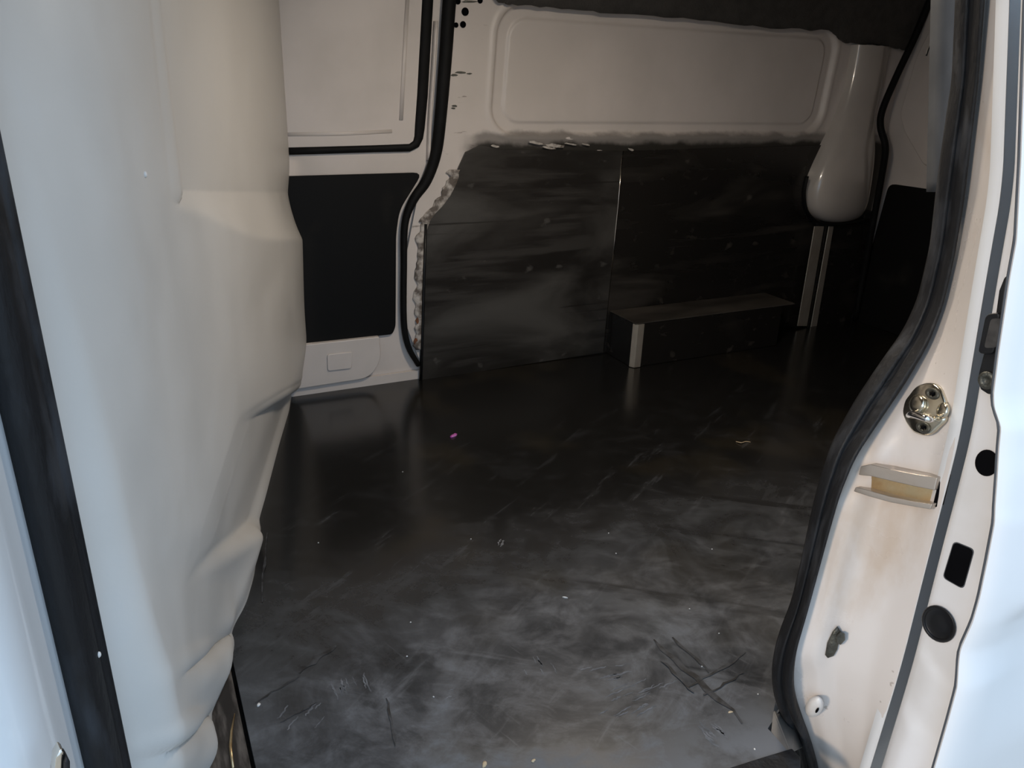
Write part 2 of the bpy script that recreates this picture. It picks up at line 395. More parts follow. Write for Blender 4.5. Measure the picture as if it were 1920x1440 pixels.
# ---------------------------------------------------------- corner post: bottle-shaped cover, steel clad foot
bt = [  # py, left px, right px, bulge
    (86, 1612, 1690, .030), (130, 1604, 1680, .034), (170, 1594, 1672, .038), (205, 1582, 1662, .045), (235, 1570, 1656, .055), (265, 1556, 1656, .068), (295, 1541, 1655, .080),
    (325, 1527, 1651, .088), (350, 1519, 1647, .092), (375, 1517, 1643, .090), (393, 1521, 1639, .080), (406, 1531, 1634, .062), (414, 1545, 1626, .040), (418, 1560, 1615, .012)]
rows = []
for py, l, r_, bl in bt:
    a, b = aty(l, py, YW - .04), aty(r_, py, YW - .04); z = (a.z + b.z) / 2; rr = []
    for k in range(25):
        t = math.pi * (k / 24) ** 1.0; ub = math.sin(math.pi * (k / 24) ** .72)
        rr.append(Vector((lerp(a.x, b.x, .5 - .5 * math.cos(t)), YW + .03 - (bl * .75 + .055) * max(ub, 0) ** .8, z)))
    rows.append(rr)
v, f = gridf(rows); f.append(tuple(range(len(v) - 25, len(v))))
cover = mesh('post_cover', v, f, M('glossy_cream_paint', (.52, .48, .44), (.46, .42, .385), 5, .22, coat=.7), wall_far, label='cream bottle-shaped cover of the rear corner post')
sb = cover.modifiers.new('smooth', 'SUBSURF'); sb.levels = 1; sb.render_levels = 2
ribbon('cover_gasket', catmull([aty(*p, YW - .04) for p in ((1512, 330), (1506, 360), (1510, 392), (1526, 412), (1550, 420), (1590, 418), (1625, 411))], 5), .012, NY, .012, m_black, wall_far)
foot_l, foot_r = 2.505, XR - .01
plate('post_cladding', [Vector((foot_l, YW - .03, 0)), Vector((foot_r, YW - .03, 0)), Vector((foot_r, YW - .03, .47)), Vector((foot_l - .03, YW - .03, .47))], Vector((0, 1, 0)), .03, m_lining, wall_far)
for (a, b, c_, d_) in (((1526, 424), (1544, 424), (1512, 611), (1494, 611)), ((1553, 424), (1562, 424), (1530, 613), (1519, 613))):
    plate('steel_strip', [aty(*p, YW - .034) for p in (a, b, c_, d_)], NY, .004, m_tape, wall_far, .0015, label='bright steel edge strip on the post')

# ---------------------------------------------------------- opposite sliding door
XD0 = .30
rows = [[Vector((x if x < .8 else tab(sx_t, z) + .006, YW + .016, z)) for x in (XD0, .5, .7, .8)] for z in [i * .05 for i in range(27)]]
rows = [[Vector((lerp(XD0, tab(sx_t, z) + .05, t), YW + .016, z)) for t in (0, .3, .6, .8, .9, 1)] for z in [i * .04 for i in range(34)]]
d1 = sheet('door_1', rows, m_inner, label='closed sliding door on the far side of the van', category='door', **ST)
def tr(pts, y): return [aty(*p, y) for p in pts]
plate('upper_panel', rnd(tr([(520, -60), (803, -60), (797, 60), (778, 262), (770, 272), (520, 278)], YW + .014), [0, 0, 0, .01, .01, 0]), NY, .004, m_inner, d1)
gp = tr([(806, -60), (802, 0), (797, 90), (792, 180), (787, 240)], YW + .010) + tr([(785, 258), (780, 270), (768, 277)], YW + .010) + tr([(700, 279), (600, 282), (520, 284)], YW + .010)
ribbon('window_gasket', gp, [.033] * 4 + [.031, .028, .025, .022, .020, .020, .020], NY, .008, m_seal, d1)
ribbon('panel_crease', tr([(764, 0), (757, 130), (752, 225)], YW + .009), .012, NY, .003, m_inner, d1)
ribbon('panel_crease', tr([(520, 252), (640, 251), (735, 246)], YW + .009), .010, NY, .002, m_inner, d1)
bpts = tr([(540, 330), (792, 323), (748, 394), (742, 440), (741, 612), (735, 626), (540, 648)], YW + .011)
plate('black_board', rnd(bpts, [0, .03, .03, .02, .02, .01, 0]), NY, .004, m_black, d1)
ribbon('door_rim', catmull(tr([(817, 40), (812, 130), (806, 220), (803, 300)], YW + .012), 4), .012, NY, .010, m_inner, d1)
# pressed step at the foot of the door with a square boss
step = rnd(tr([(540, 646), (708, 628), (712, 672), (690, 705), (540, 728)], YW + .012), [0, .004, .04, .04, 0], 6)
plate('foot_pressing', step, NY, .020, m_inner, d1, .006)
plate('square_boss', rnd(tr([(613, 664), (660, 659), (659, 690), (614, 695)], YW - .008), .008), NY, .005, m_inner, d1, .002)
plate('door_sill', [Vector((XD0, YW + .004, 0)), Vector((.80, YW + .004, 0)), Vector((.80, YW + .004, .03)), Vector((XD0, YW + .004, .03))], Vector((0, 1, 0)), .01, m_inner, d1)
ribbon('trim_1', catmull(sc, 5), [tab(list(enumerate(seal_w)), i / 5) for i in range(len(sc) * 5 - 4)], NY, .014, m_seal, kind='structure', label='black rubber seal around the opposite door opening', category='seal')

# ---------------------------------------------------------- tailgate
NX = Vector((-1, 0, 0))
rows = [[Vector((XR + .012, y, z)) for y in [.58 + i * .0436 for i in range(40)]] for z in [i * .06 for i in range(23)]]
d2 = sheet('door_2', rows, m_inner, label='closed tailgate at the rear of the van', category='door', **ST)
box('outer_skin', (XR + .06, .5, -.1), (XR + .08, YW + .06, ZT + .03), m_skin, d2, recenter=False)
def trx(pts, x): return [atx(*p, x) for p in pts]
bb = trx([(1668, 344), (1760, 350), (1760, 660), (1612, 622), (1598, 604)], XR + .010)
y0 = .75
bb = [bb[0], Vector((XR + .010, y0, bb[1].z)), Vector((XR + .010, y0, .001)), Vector((XR + .010, bb[3].y, .001)), bb[4]]
plate('black_board', rnd(bb, [.03, 0, 0, .0, .02]), NX, .004, m_black, d2)
sp_ = [((1765, -50), XR), ((1742, 5), XR), ((1715, 70), XR - .02), ((1680, 145), 2.72), ((1655, 205), 2.68), ((1651, 238), 2.68), ((1660, 275), 2.69), ((1655, 320), 2.71), ((1640, 400), 2.74), ((1622, 500), XR - .01), ((1604, 598), XR)]
ribbon('trim_2', catmull([atx(*q, x) for q, x in sp_], 5), .026, Vector((-.75, -.66, 0)), .016, m_seal, kind='structure', label='black rubber seal beside the tailgate', category='seal')
pr = trx([(1720, 110), (1744, 60), (1744, 320), (1735, 310), (1700, 250), (1690, 215)], XR + .010)
pr = [pr[0], pr[1], Vector((pr[1].x, .8, pr[1].z)), Vector((pr[1].x, .8, pr[3].z)), pr[3], pr[4], pr[5]]
plate('pressed_panel', rnd(pr, .02), NX, .010, m_inner, d2, .004)

# ---------------------------------------------------------- near side of the body: pillar behind the opening
Spx = [(-200, 1850), (0, 1843), (150, 1831), (370, 1806), (480, 1787), (570, 1766), (640, 1740), (710, 1700), (780, 1652), (850, 1604), (920, 1575), (1000, 1552), (1080, 1530), (1150, 1511), (1210, 1494), (1260, 1487), (1300, 1490), (1340, 1502), (1390, 1521), (1440, 1535), (1600, 1560)]
Ipx = [(-200, 1798), (0, 1791), (150, 1785), (350, 1757), (460, 1745), (560, 1722), (620, 1695), (680, 1652), (750, 1605), (830, 1560), (900, 1537), (960, 1522), (1050, 1503), (1130, 1484), (1190, 1460), (1240, 1448), (1280, 1447), (1320, 1456), (1370, 1482), (1440, 1498), (1600, 1515)]
Bpx = [(-200, 1898), (0, 1893), (350, 1880), (520, 1850), (820, 1800), (1050, 1740), (1250, 1690), (1440, 1632), (1600, 1582)]
def Sp(py, y=.62): return aty(stab(Spx, py, 20), py, y)
def Ip(py, y=.66): return aty(stab(Ipx, py, 20), py, y)
def Bp(py): return atx(stab(Bpx, py, 50), py, .86)
pys = list(range(-200, 1601, 20))
jr = []; qr = []
for py in pys:
    a, b = Sp(py, .63), Bp(py)
    t3 = Vector((b.x - a.x, b.y - a.y, 0)); nn = Vector((t3.y, -t3.x, 0)).normalized()      # faces the front and the street
    r = []
    for k in range(25):
        u = k / 24; p = a.lerp(b, u)
        dep = -.010 * sst(.22, .42, u) * sst(620, 900, py) + .006 * sst(.12, .0, u)
        if 880 < py < 1260: dep += .010 * sst(.34, .18, u) * sst(880, 960, py) * sst(1262, 1225, py)
        dep -= .004 * sst(.80, 1.0, u) ** 2
        dep += -.010 * math.exp(-((py - 905) / 60) ** 2) * sst(.05, .25, u)
        r.append(p + nn * dep * (1 - sst(.70, 1, u)))
    e = r[-1]
    jr.append(r)
    qr.append([e + Vector((-.0005, 0, 0)), e + Vector((.001, .006, 0)), e + Vector((.003, .017, 0)), e + Vector((.008, .020, 0)), e + Vector((.03, .020, 0)), e + Vector((.25, .018, 0)), Vector((XR + .03, e.y + .015, e.z))])
wall_near = sheet('wall_near', jr, m_jamb, label='grimy white door pillar at the back of the opening', category='wall', **ST)
sheet('quarter_skin', qr, m_skin, wall_near)
JB = BVHTree.FromPolygons(*[list(q) for q in gridf(jr)])
def jhit(px, py):
    h = JB.ray_cast(CAM, rayd(px, py).normalized()); p, n_ = h[0], h[1]
    if n_.dot(CAM - p) < 0: n_ = -n_
    return p, n_
# inside skin of the near side and the body above and in front of the opening
box('inner_skin', (1.06, .655, -.05), (XR, .67, ZT), m_inner, wall_near, recenter=False)
box('door_header', (-.9, .62, 1.24), (1.3, .70, ZT + .03), m_skin, wall_near, recenter=False)
box('roof_side', (.8, .55, 1.24), (XR + .03, .70, ZT + .03), m_skin, wall_near, recenter=False)
box('sill_body', (-.9, .50, -.35), (.795, .80, -.05), m_skin, wall_near, recenter=False)
# inner pillar flange
fr_ = []
for py in range(-200, 361, 20):
    a = aty(stab(Ipx, py, 20) + 6, py, .655); b = aty(lerp(1745, 1737, py / 350), py, .70); c_ = b + Vector((.12, .01, 0))
    fr_.append([a, a.lerp(b, .5), b, b.lerp(c_, .2), c_])
sheet('pillar_flange', fr_, m_trim, wall_near, thick=.004)
# seal: double-lobed bulb
py2 = list(range(-200, 1601, 10)); A = [Ip(p) for p in py2]; B = [Sp(p) for p in py2]
# the seal turns forward along the sill below the corner
prof = [(0, -.004), (-.02, .004), (.05, .012), (.18, .017), (.32, .015), (.42, .007), (.47, .006), (.54, .014), (.66, .022), (.80, .022), (.92, .014), (1.0, .004), (1.0, -.006), (.5, -.008)]
nseal = Vector((-.62, -.78, 0)).normalized()
trim3 = strip('trim_3', A, B, nseal, prof, m_rubber, kind='structure', label='scuffed double-lobed rubber seal on the pillar behind the opening', category='seal')
# grey corner plate and sill mat at the foot of the seal
q = [atz(1446, 1372), atz(1481, 1413), aty(1508, 1400, .645), aty(1490, 1345, .665), aty(1460, 1285, .68), aty(1450, 1335, .66)]
plate('corner_plate', q, Vector((1, .3, 0)), .004, M('dusty_grey_paint', (.17, .16, .15), (.12, .11, .10), 14, .5), wall_near)
sq = [atz(1350, 1450, -.002), atz(1425, 1426, -.002), atz(1484, 1408, -.002), atz(1500, 1425, -.002), atz(1500, 1500, -.002), atz(1350, 1500, -.002)]
plate('sill_mat', sq, Vector((0, 0, 1)), .006, m_rubber, floor, .002)

# ---------------------------------------------------------- open sliding door: its leading edge and outer skin
Dh = [(-200, 1932), (0, 1922), (300, 1912), (450, 1904), (516, 1892), (658, 1871), (738, 1861), (762, 1862), (800, 1875), (842, 1871), (894, 1868), (950, 1864), (980, 1863), (1053, 1849), (1120, 1835), (1165, 1822), (1216, 1799), (1240, 1796), (1287, 1793), (1350, 1776), (1440, 1750), (1600, 1702)]
Di = sorted((q[1], q[0] + 19) for q in (proj(r[-1]) for r in jr))      # the door edge stands a finger's width clear of the pillar corner
d3 = empty('door_3', (.84, .44, .10), kind='structure', label='white sliding door slid open, seen edge on', category='door')
er, orr = [], []
for py in range(-200, 1601, 8):
    h = atx(stab(Dh, py, 6), py, .815); i_ = atx(stab(Di, py, 10), py, .838); i_.z = h.z if False else i_.z
    back = Vector((.838, h.y + .003, h.z))
    rel = .012 * sst(1232, 1262, py + 0) + .014 * sst(1352, 1388, py)           # two shallow steps near the foot
    rel += .006 * sst(905, 960, py)
    row = [Vector((i_.x + .10, i_.y + .004, i_.z)), Vector((i_.x + .008, i_.y + .003, i_.z)), Vector((i_.x + .002, i_.y, i_.z))]
    for k in range(1, 12):
        u = k / 12; p = i_.lerp(back, u); sh = (py - 60 * (u - .5))
        rel = .010 * sst(1236, 1262, sh - 70 * u + 20) + .010 * sst(1340, 1366, sh - 70 * u + 20)
        p.x -= rel * math.sin(math.pi * min(1, u * 1.1 + .05)) * .6
        row.append(p)
    row += [back, Vector((.818, h.y + .002, h.z)), Vector((.815, h.y, h.z)), Vector((.8145, h.y - .002, h.z))]
    er.append(row)
    z = h.z; ys = h.y; o_ = [Vector((.8145, ys - .002, z))]
    crease = .030 * sst(.40, .36, z) - .03 * sst(.33, .15, z)
    for k, (dx, dy) in enumerate(((.003, .005), (.008, .008), (.018, .011), (.032, .0135), (.05, .016), (.09, .020), (.16, .024), (.30, .028), (.6, .03), (1.2, .03))):
        wgt = sst(.02, .14, dx)
        ybar = lerp(ys, .405 + .06 * sst(.55, 1.1, z), wgt)
        o_.append(Vector((.8145 + dx, ybar - dy + crease * wgt * .6, z)))
    orr.append(o_)
sheet('edge_frame', er, M('door_edge_paint', (.68, .67, .67), (.60, .58, .56), 6, .35, coat=.3), d3)
sheet('outer_skin', orr, m_skin, d3)
tube('hem_seam', [r[-2] + Vector((.0005, .0012, 0)) for r in er[::2]], .0016, m_trim, d3, 6)
sheet('inner_face', [[r[0], Vector((1.12, o_[-3].y + .045, r[0].z)), Vector((2.0145, o_[-1].y + .045, r[0].z)), o_[-1]] for r, o_ in zip(er, orr)], m_inner, d3)
ne = Vector((-1, -.25, 0)).normalized()
EB = BVHTree.FromPolygons(*[list(q) for q in gridf(er)])
def ehit(px, py):
    h = EB.ray_cast(CAM, rayd(px, py).normalized()); p, n_ = h[0], h[1]
    if n_.dot(CAM - p) < 0: n_ = -n_
    return p, n_
def trace(pts, p, n_, off=0): return [atp(x, y, p + n_ * off, n_) for x, y in pts]
# rectangular opening: flat dark plate painted for the shade inside
p, n_ = ehit(1797, 1060)
q = trace([(1790, 1016), (1826, 1031), (1806, 1103), (1770, 1082)], p, n_, .0006)
plate('slot_shade', rnd(q, .006), n_, .0012, m_hole, d3)
plate('slot_rim', rnd(trace([(1789, 1014), (1828, 1030), (1807, 1105), (1768, 1083)], p, n_, .0), .006), n_, .0010, m_trim, d3)
def oval(cx, cy, a, b, ang, k=28):
    c, s = math.cos(math.radians(ang)), math.sin(math.radians(ang))
    return [(cx + a * math.cos(t) * c - b * math.sin(t) * s, cy + a * math.cos(t) * s + b * math.sin(t) * c) for t in (i * math.tau / k for i in range(k))]
def loft(name, rings, mat, parent, **k):
    nn_ = len(rings[0]); v = [p for r in rings for p in r]; f = []
    for i in range(len(rings) - 1): f += [(i * nn_ + j, i * nn_ + (j + 1) % nn_, (i + 1) * nn_ + (j + 1) % nn_, (i + 1) * nn_ + j) for j in range(nn_)]
    f += [tuple(range(nn_)), tuple(range((len(rings) - 1) * nn_, len(rings) * nn_))]
    return mesh(name, v, f, mat, parent, **k)
p, n_ = ehit(1760, 1170)
rings = [trace(oval(1760, 1170, 38 * s, 29 * s, 55), p, n_, h) for s, h in ((1, -.001), (1, .003), (.95, .005), (.86, .005), (.80, .0025), (.72, .0016), (.4, .0022), (.05, .0026))]
loft('rubber_grommet', rings, m_plastic, d3)
p, n_ = ehit(1846, 868)
loft('round_hole_shade', [trace(oval(1850, 868, 22 * s, 25 * s, 0), p, n_, h) for s, h in ((1, -.001), (1, .0015), (.9, .002), (.05, .002))], m_hole, d3)  # flat dark disc painted for the shade in the round hole
# black latch block on the door edge
pl_, nl = atx(1860, 620, .826), Vector((-1, 0, 0))
arm = [(1895, 512), (1882, 520), (1872, 545), (1866, 590), (1852, 640), (1843, 665), (1834, 700), (1832, 715), (1838, 731), (1852, 740), (1870, 738), (1885, 640)]
plate('latch_arm', trace(arm, pl_, nl), Vector((1, 0, 0)), .012, m_plastic, d3, .002)
blk = rnd(trace([(1856, 588), (1884, 584), (1872, 662), (1841, 662)], pl_, nl, .001), .006)
lt = plate('latch_block', blk, nl, .008, m_plastic, d3, .002)
plate('latch_insert', rnd(trace([(1860, 597), (1880, 597), (1870, 652), (1847, 652)], pl_, nl, .0095), .004), nl, .002, M('worn_steel', (.06, .055, .05), (.025, .022, .02), 60, .45, metal=.3), d3)
c = trace([(1852, 713)], pl_, nl, .001)[0]
scr = lathe('latch_screw', c, nl, [(.010, 0), (.010, .002), (.008, .0035), (.0045, .0035), (.004, .0015), (.0005, .001)], m_grease, d3, 20)

# ---------------------------------------------------------- pillar in front of the opening
lx, fy = -.106, .62
rows = []
for z in [-.30 + i * .05 for i in range(33)]:
    yo = .505 + .07 * sst(.6, 1.2, z); cr = .018 * sst(.36, .30, z) - .022 * sst(.30, .24, z)
    rows.append([Vector((-.085, .70, z)), Vector((-.088, .665, z)), Vector((-.10, .64, z)), Vector((lx, fy - .01, z)), Vector((lx - .001, .575, z)), Vector((lx - .003, yo + .045, z)), Vector((lx - .008, yo + .022, z)),
                 Vector((lx - .018, yo + .008, z)), Vector((lx - .032, yo, z)), Vector((lx - .07, yo - .006 + cr, z)), Vector((lx - .14, yo - .008 + cr, z)), Vector((lx - .6, yo - .008 + cr, z)), Vector((-1.6, yo, z))])
wl = sheet('wall_left', rows, m_skin, label='white door pillar and front body side at the left edge', category='wall', **ST)
lz = [-.3 + i * .04 for i in range(41)]
A = [Vector((-.101, .622, z)) for z in lz]; B = [Vector((-.078, .676, z)) for z in lz]
strip('trim_4', A, B, Vector((.75, -.66, 0)).normalized(), [(0, -.004), (0, .008), (.1, .014), (.3, .016), (.6, .015), (.68, .011), (.74, .012), (.85, .014), (.96, .010), (1, .002), (.5, -.006)], m_rubber,
      kind='structure', label='flat black rubber seal on the pillar before the partition', category='seal')
# small handle edge low on the front body side
hp = [atp(*p, Vector((-.15, .50, .4)), Vector((.3, -1, 0)).normalized()) for p in ((92, 1440), (96, 1405), (106, 1386), (112, 1392), (110, 1440))]
handle = wl
plate('chrome_cap', hp + [hp[0] + Vector((0, 0, -.06))], Vector((.3, -1, 0)), .012, m_steel, wl, .002, label='bright cap of the door handle')
hp2 = [atp(*p, Vector((-.145, .50, .4)), Vector((.3, -1, 0)).normalized()) for p in ((110, 1445), (111, 1410), (116, 1398), (122, 1408), (122, 1445), (112, 1500))]
plate('black_grip', hp2, Vector((.3, -1, 0)), .014, m_rubber, handle, .002)

# ================================================================== THINGS
# ---------------------------------------------------------- warm lamp added out of view to brighten the interior
lc = Vector((.95, 1.28, ZT))
lamp = empty('added_fill_lamp', lc, label='added warm fill lamp on the roof lining, out of view', category='lamp')
lathe('fill_lamp_base', lc, Vector((0, -.001, -1)), [(.11, -.001), (.11, .012), (.10, .016), (.02, .016)], m_plastic, lamp)
me_ = bpy.data.materials.new('fill_lamp_glow'); me_.use_nodes = True; b_ = me_.node_tree.nodes['Principled BSDF']
b_.inputs['Base Color'].default_value = (.8, .75, .65, 1); b_.inputs['Emission Color'].default_value = (1, .86, .70, 1); b_.inputs['Emission Strength'].default_value = FILL_LAMP
lathe('fill_lamp_diffuser', lc, Vector((0, -.001, -1)), [(.095, .016), (.09, .024), (.06, .030), (.005, .032)], me_, lamp)
# ---------------------------------------------------------- moulded partition behind the cab
smo = [(.40, -.13), (.675, -.092), (.93, -.045), (1.23, .042), (1.68, .180), (2.25, .365), (2.5, .44)]
sil = [(.40, -.090), (.70, -.085), (.80, -.055), (.93, -.019), (.99, -.008), (1.048, .004), (1.104, .032), (1.179, .056), (1.232, .060), (1.29, .094), (1.37, .121), (1.505, .146), (1.678, .201), (1.951, .282), (2.25, .377), (2.4, .42)]
def segd(px, py, a, b):
    ax, ay = a; bx, by = b; L2 = math.hypot(bx - ax, by - ay); return ((bx - ax) * (py - ay) - (by - ay) * (px - ax)) / L2
def lin(a, b, x): return max(0, min(1, (x - a) / (b - a)))
def relief(px, py):
    D = .030 * sst(-60, 260, px)
    # recessed upper field with a ledge under it
    xl = lerp(262, 300, max(0, py) / 360)
    side = sst(xl - 6, xl + 20, px)
    amt = .013 + .036 * lin(300, 560, px)
    low = 392 + 58 * sst(300, 500, px)
    D -= side * amt * (1 - lin(360, low, py) ** 1.15)
    # edge cut by an inset facet
    dl = segd(px, py, (437, 780), (335, 1075))          # >0 to the left of the line
    e1 = lin(2, -95, dl)
    top = sst(-7, 11, segd(px, py, (432, 782), (556, 718)))
    bot = sst(26, -22, segd(px, py, (335, 1072), (478, 985)))
    D -= .048 * e1 * top * bot
    D -= .016 * sst(980, 1100, py) * sst(250, 420, px)
    # folds near the foot
    for (cx, cy, sc_) in ((392, 1262, 1.0), (352, 1412, .9)):
        rx, ry = (px - cx), (py - cy) + (px - cx) * .62
        D += .017 * sc_ * math.exp(-(rx / 52) ** 2 - (ry / 34) ** 2)
        D -= .022 * sc_ * math.exp(-((rx) / 48) ** 2 - ((ry + 52) / 17) ** 2)
    D += .024 * math.exp(-((px - 225) / 110) ** 2 - ((py - 1330) / 150) ** 2)
    return D
ny, nz = 260, 300
rows = []
for j in range(nz + 1):
    z = -.004 + (ZT - .002) * j / nz; r = []
    for i in range(ny + 1):
        y = .675 + (YW + .004 - .675) * (i / ny)
        x = sum(tab(smo, y + q) for q in (-.12, -.06, 0, .06, .12)) / 5
        x += (sum(tab(sil, y + q) for q in (-.02, -.01, 0, .01, .02)) / 5 - x) * math.exp(-(z / .07) ** 2) * .8
        k = sst(.8, 2.2, y)
        x += k * (.034 * sst(0, .20, z) + .010 * sst(.24, .56, z) + .026 * sst(.5, .72, z)) + (1 - k) * .012 * sst(0, .5, z) * sst(.68, .9, y)
        px, py = proj((x, y, z))
        for _ in range(2):
            q = relief(px, py); px, py = proj((x + q, y - q * .25, z))
        D = relief(px, py) * sst(.675, .74, y) * lerp(.25, 1, sst(0, .05, z))
        edge_r = .008 * sst(2.10, 2.25, y) ** 2                      # rounds off towards the far wall
        p = Vector((x + D - edge_r * .6, y + D * -.25, max(z, -.004)))
        r.append(p)
    rows.append(r)
rows_bulk = [[p.copy() for p in r] for r in rows]
bk = sheet('bulkhead', rows, m_bulk, recenter=False, label='grey moulded partition wall between cab and cargo space', category='partition')
s_ = bk.modifiers.new('thickness', 'SOLIDIFY'); s_.thickness = .012; s_.offset = 1

# ---------------------------------------------------------- wheel box
bx = empty('wheel_box', (1.85, 2.16, 0), label='low black steel box over the wheel at the far wall', category='box')
def bpart(name, lo, hi, mat, bev=.002): return box(name, lo, hi, mat, bx, bev)
bpart('front_panel', (1.528, 2.078, .001), (2.20, 2.083, .160), m_lining)
bpart('side_panel', (1.523, 2.083, .001), (1.528, YW - .009, .160), m_lining)
m_top = M('dusty_box_top', (.026, .023, .020), (.055, .048, .040), 9, .45, .6, stretch=(.4, 1, 1))
bpart('top_panel', (1.521, 2.076, .160), (2.26, YW - .009, .165), m_top)
plate('steel_corner', [Vector(q) for q in ((1.5215, 2.092, .002), (1.5195, 2.090, .002), (1.530, 2.0725, .002), (1.556, 2.0725, .002), (1.556, 2.0770, .002), (1.530, 2.0770, .002))], Vector((0, 0, 1)), .158, m_tape, bx, .0006)
bpart('end_panel', (2.200, 2.083, .001), (2.205, YW - .009, .160), m_lining)

# ---------------------------------------------------------- striker
def local(p, n_):
    u = (Vector((0, 0, 1)) - n_ * n_.z).normalized(); return u, u.cross(n_).normalized()
p, n_ = jhit(1740, 768)
stk = empty('door_striker', p, label='zinc door striker plate with wire loop on the white pillar', category='striker')
out = [(1722, 726), (1740, 719), (1757, 719), (1770, 730), (1780, 757), (1778, 790), (1766, 800), (1752, 814), (1736, 818), (1718, 812), (1705, 795), (1697, 775), (1702, 752), (1710, 742)]
ptk = rnd(trace(out, p, n_, .001), .006, 3)
cen = sum(ptk, Vector()) / len(ptk)
loft('plate', [ptk, [q + n_ * .004 for q in ptk], [cen + (q - cen) * .93 + n_ * .006 for q in ptk]], m_chrome, stk)
for (cx, cy, a, b) in ((1720, 758, 17, 20), (1768, 770, 13, 17)):
    loft('pressed_boss', [trace(oval(cx, cy, a * s, b * s, 20), p, n_, h) for s, h in ((1, .005), (.9, .009), (.65, .012), (.3, .013), (.05, .0132))], m_chrome, stk)
for (cx, cy) in ((1748, 738), (1731, 801)):
    sc0 = loft('screw', [trace(oval(cx, cy, 14 * s, 10.5 * s, 20), p, n_, h) for s, h in ((1, .005), (1, .0075), (.82, .009), (.5, .009), (.42, .007), (.05, .0068))], m_grease, stk)
    loft('screw_socket', [trace([(cx + math.cos(t) * (7 if i % 2 else 4), cy + math.sin(t) * (5.5 if i % 2 else 3)) for i, t in enumerate(j * math.tau / 12 for j in range(12))], p, n_, h) for h in (.0085, .0094)], m_hole, sc0)
lp = [trace([q], p, n_, h)[0] for q, h in (((1704, 779), .004), ((1706, 778), .018), ((1711, 777), .026), ((1725, 781), .029), ((1738, 785), .028), ((1746, 786), .021), ((1752, 783), .004))]
tube('wire_loop', catmull(lp, 5), .0042, M('polished_steel', (.85, .83, .80), (.7, .68, .64), 30, .1, metal=1), stk, 10)

# ---------------------------------------------------------- guide rail on the pillar
p, n_ = jhit(1705, 908)
rail = empty('guide_rail', p, label='steel guide channel with golden inside on the white pillar', category='rail')
def railstrip(name, top, bot, h0, h1, mat, bev=.0012):
    h0 -= .004; h1 += .006; n2 = len(top); T0 = trace(top, p, n_, h0); B0 = trace(bot, p, n_, h0); v, f = [], []
    for a, b in zip(T0, B0): v += [a, b, b + n_ * (h1 - h0), a + n_ * (h1 - h0)]
    for i in range(n2 - 1): f += [(i * 4 + k, i * 4 + (k + 1) % 4, i * 4 + 4 + (k + 1) % 4, i * 4 + 4 + k) for k in range(4)]
    f += [(0, 1, 2, 3), tuple(range(4 * n2 - 4, 4 * n2))]
    o = mesh(name, v, f, mat, rail, smooth=False); bevel(o, bev); return o
m_rail = M('brushed_rail_steel', (.52, .46, .40), (.38, .33, .28), 40, .32, .5, metal=.7, stretch=(1, .3, 1))
railstrip('back_plate', [(1640, 884), (1680, 892), (1725, 902), (1772, 912)], [(1632, 915), (1680, 926), (1725, 935), (1768, 940)], .001, .004, m_gold)
railstrip('upper_flange', [(1634, 870), (1652, 866), (1690, 875), (1735, 884), (1778, 890)], [(1630, 886), (1652, 888), (1690, 897), (1735, 907), (1772, 914)], .002, .018, m_rail)
railstrip('lower_flange', [(1626, 908), (1650, 914), (1690, 925), (1735, 934), (1770, 939)], [(1622, 916), (1650, 925), (1690, 936), (1735, 944), (1766, 949)], .002, .020, m_rail)
railstrip('end_stop', [(1776, 888), (1784, 889)], [(1762, 946), (1770, 947)], .001, .010, m_hole)

# ---------------------------------------------------------- hardware low on the pillar
p, n_ = jhit(1566, 1205)
hk = empty('pillar_bolt', p, label='greasy dark bolt set in the white pillar', category='bolt')
o1 = [(1570, 1174), (1561, 1184), (1551, 1205), (1547, 1228), (1552, 1234), (1563, 1230), (1570, 1218), (1574, 1200), (1578, 1186)]
loft('bracket', [trace(o1, p, n_, .0), trace(o1, p, n_, .004), [q.lerp(p + n_ * .006, .25) for q in trace(o1, p, n_, .006)]], m_grease, hk)
loft('bolt_head', [trace(oval(1576, 1197, 9 * s, 13 * s, 20, 6), p, n_, h) for s, h in ((1, .003), (1, .012), (.8, .014), (.1, .014))], m_grease, hk, smooth=False)
p, n_ = jhit(1527, 1325)
pg = empty('pillar_plug', p, label='round white plastic plug low on the pillar', category='plug')
loft('plug_cap', [trace(oval(1527, 1325, 16 * s, 21 * s, 28), p, n_, h) for s, h in ((1, -.001), (1, .004), (.9, .010), (.7, .013), (.35, .0145), (.05, .0145))], m_white, pg)
loft('plug_slot', [trace(oval(1532, 1332, 2.5, 5.5, 30), p, n_, h) for h in (.012, .0155)], m_hole, pg)

# ---------------------------------------------------------- loose wire by the tailgate
tube('loose_wire', catmull([aty(1737, 104, .72), aty(1741, 92, .722), aty(1748, 80, .72), aty(1760, 70, .71), aty(1775, 65, .70)], 5), .0011, m_seal, label='thin black wire end poking from the pillar trim', category='wire')

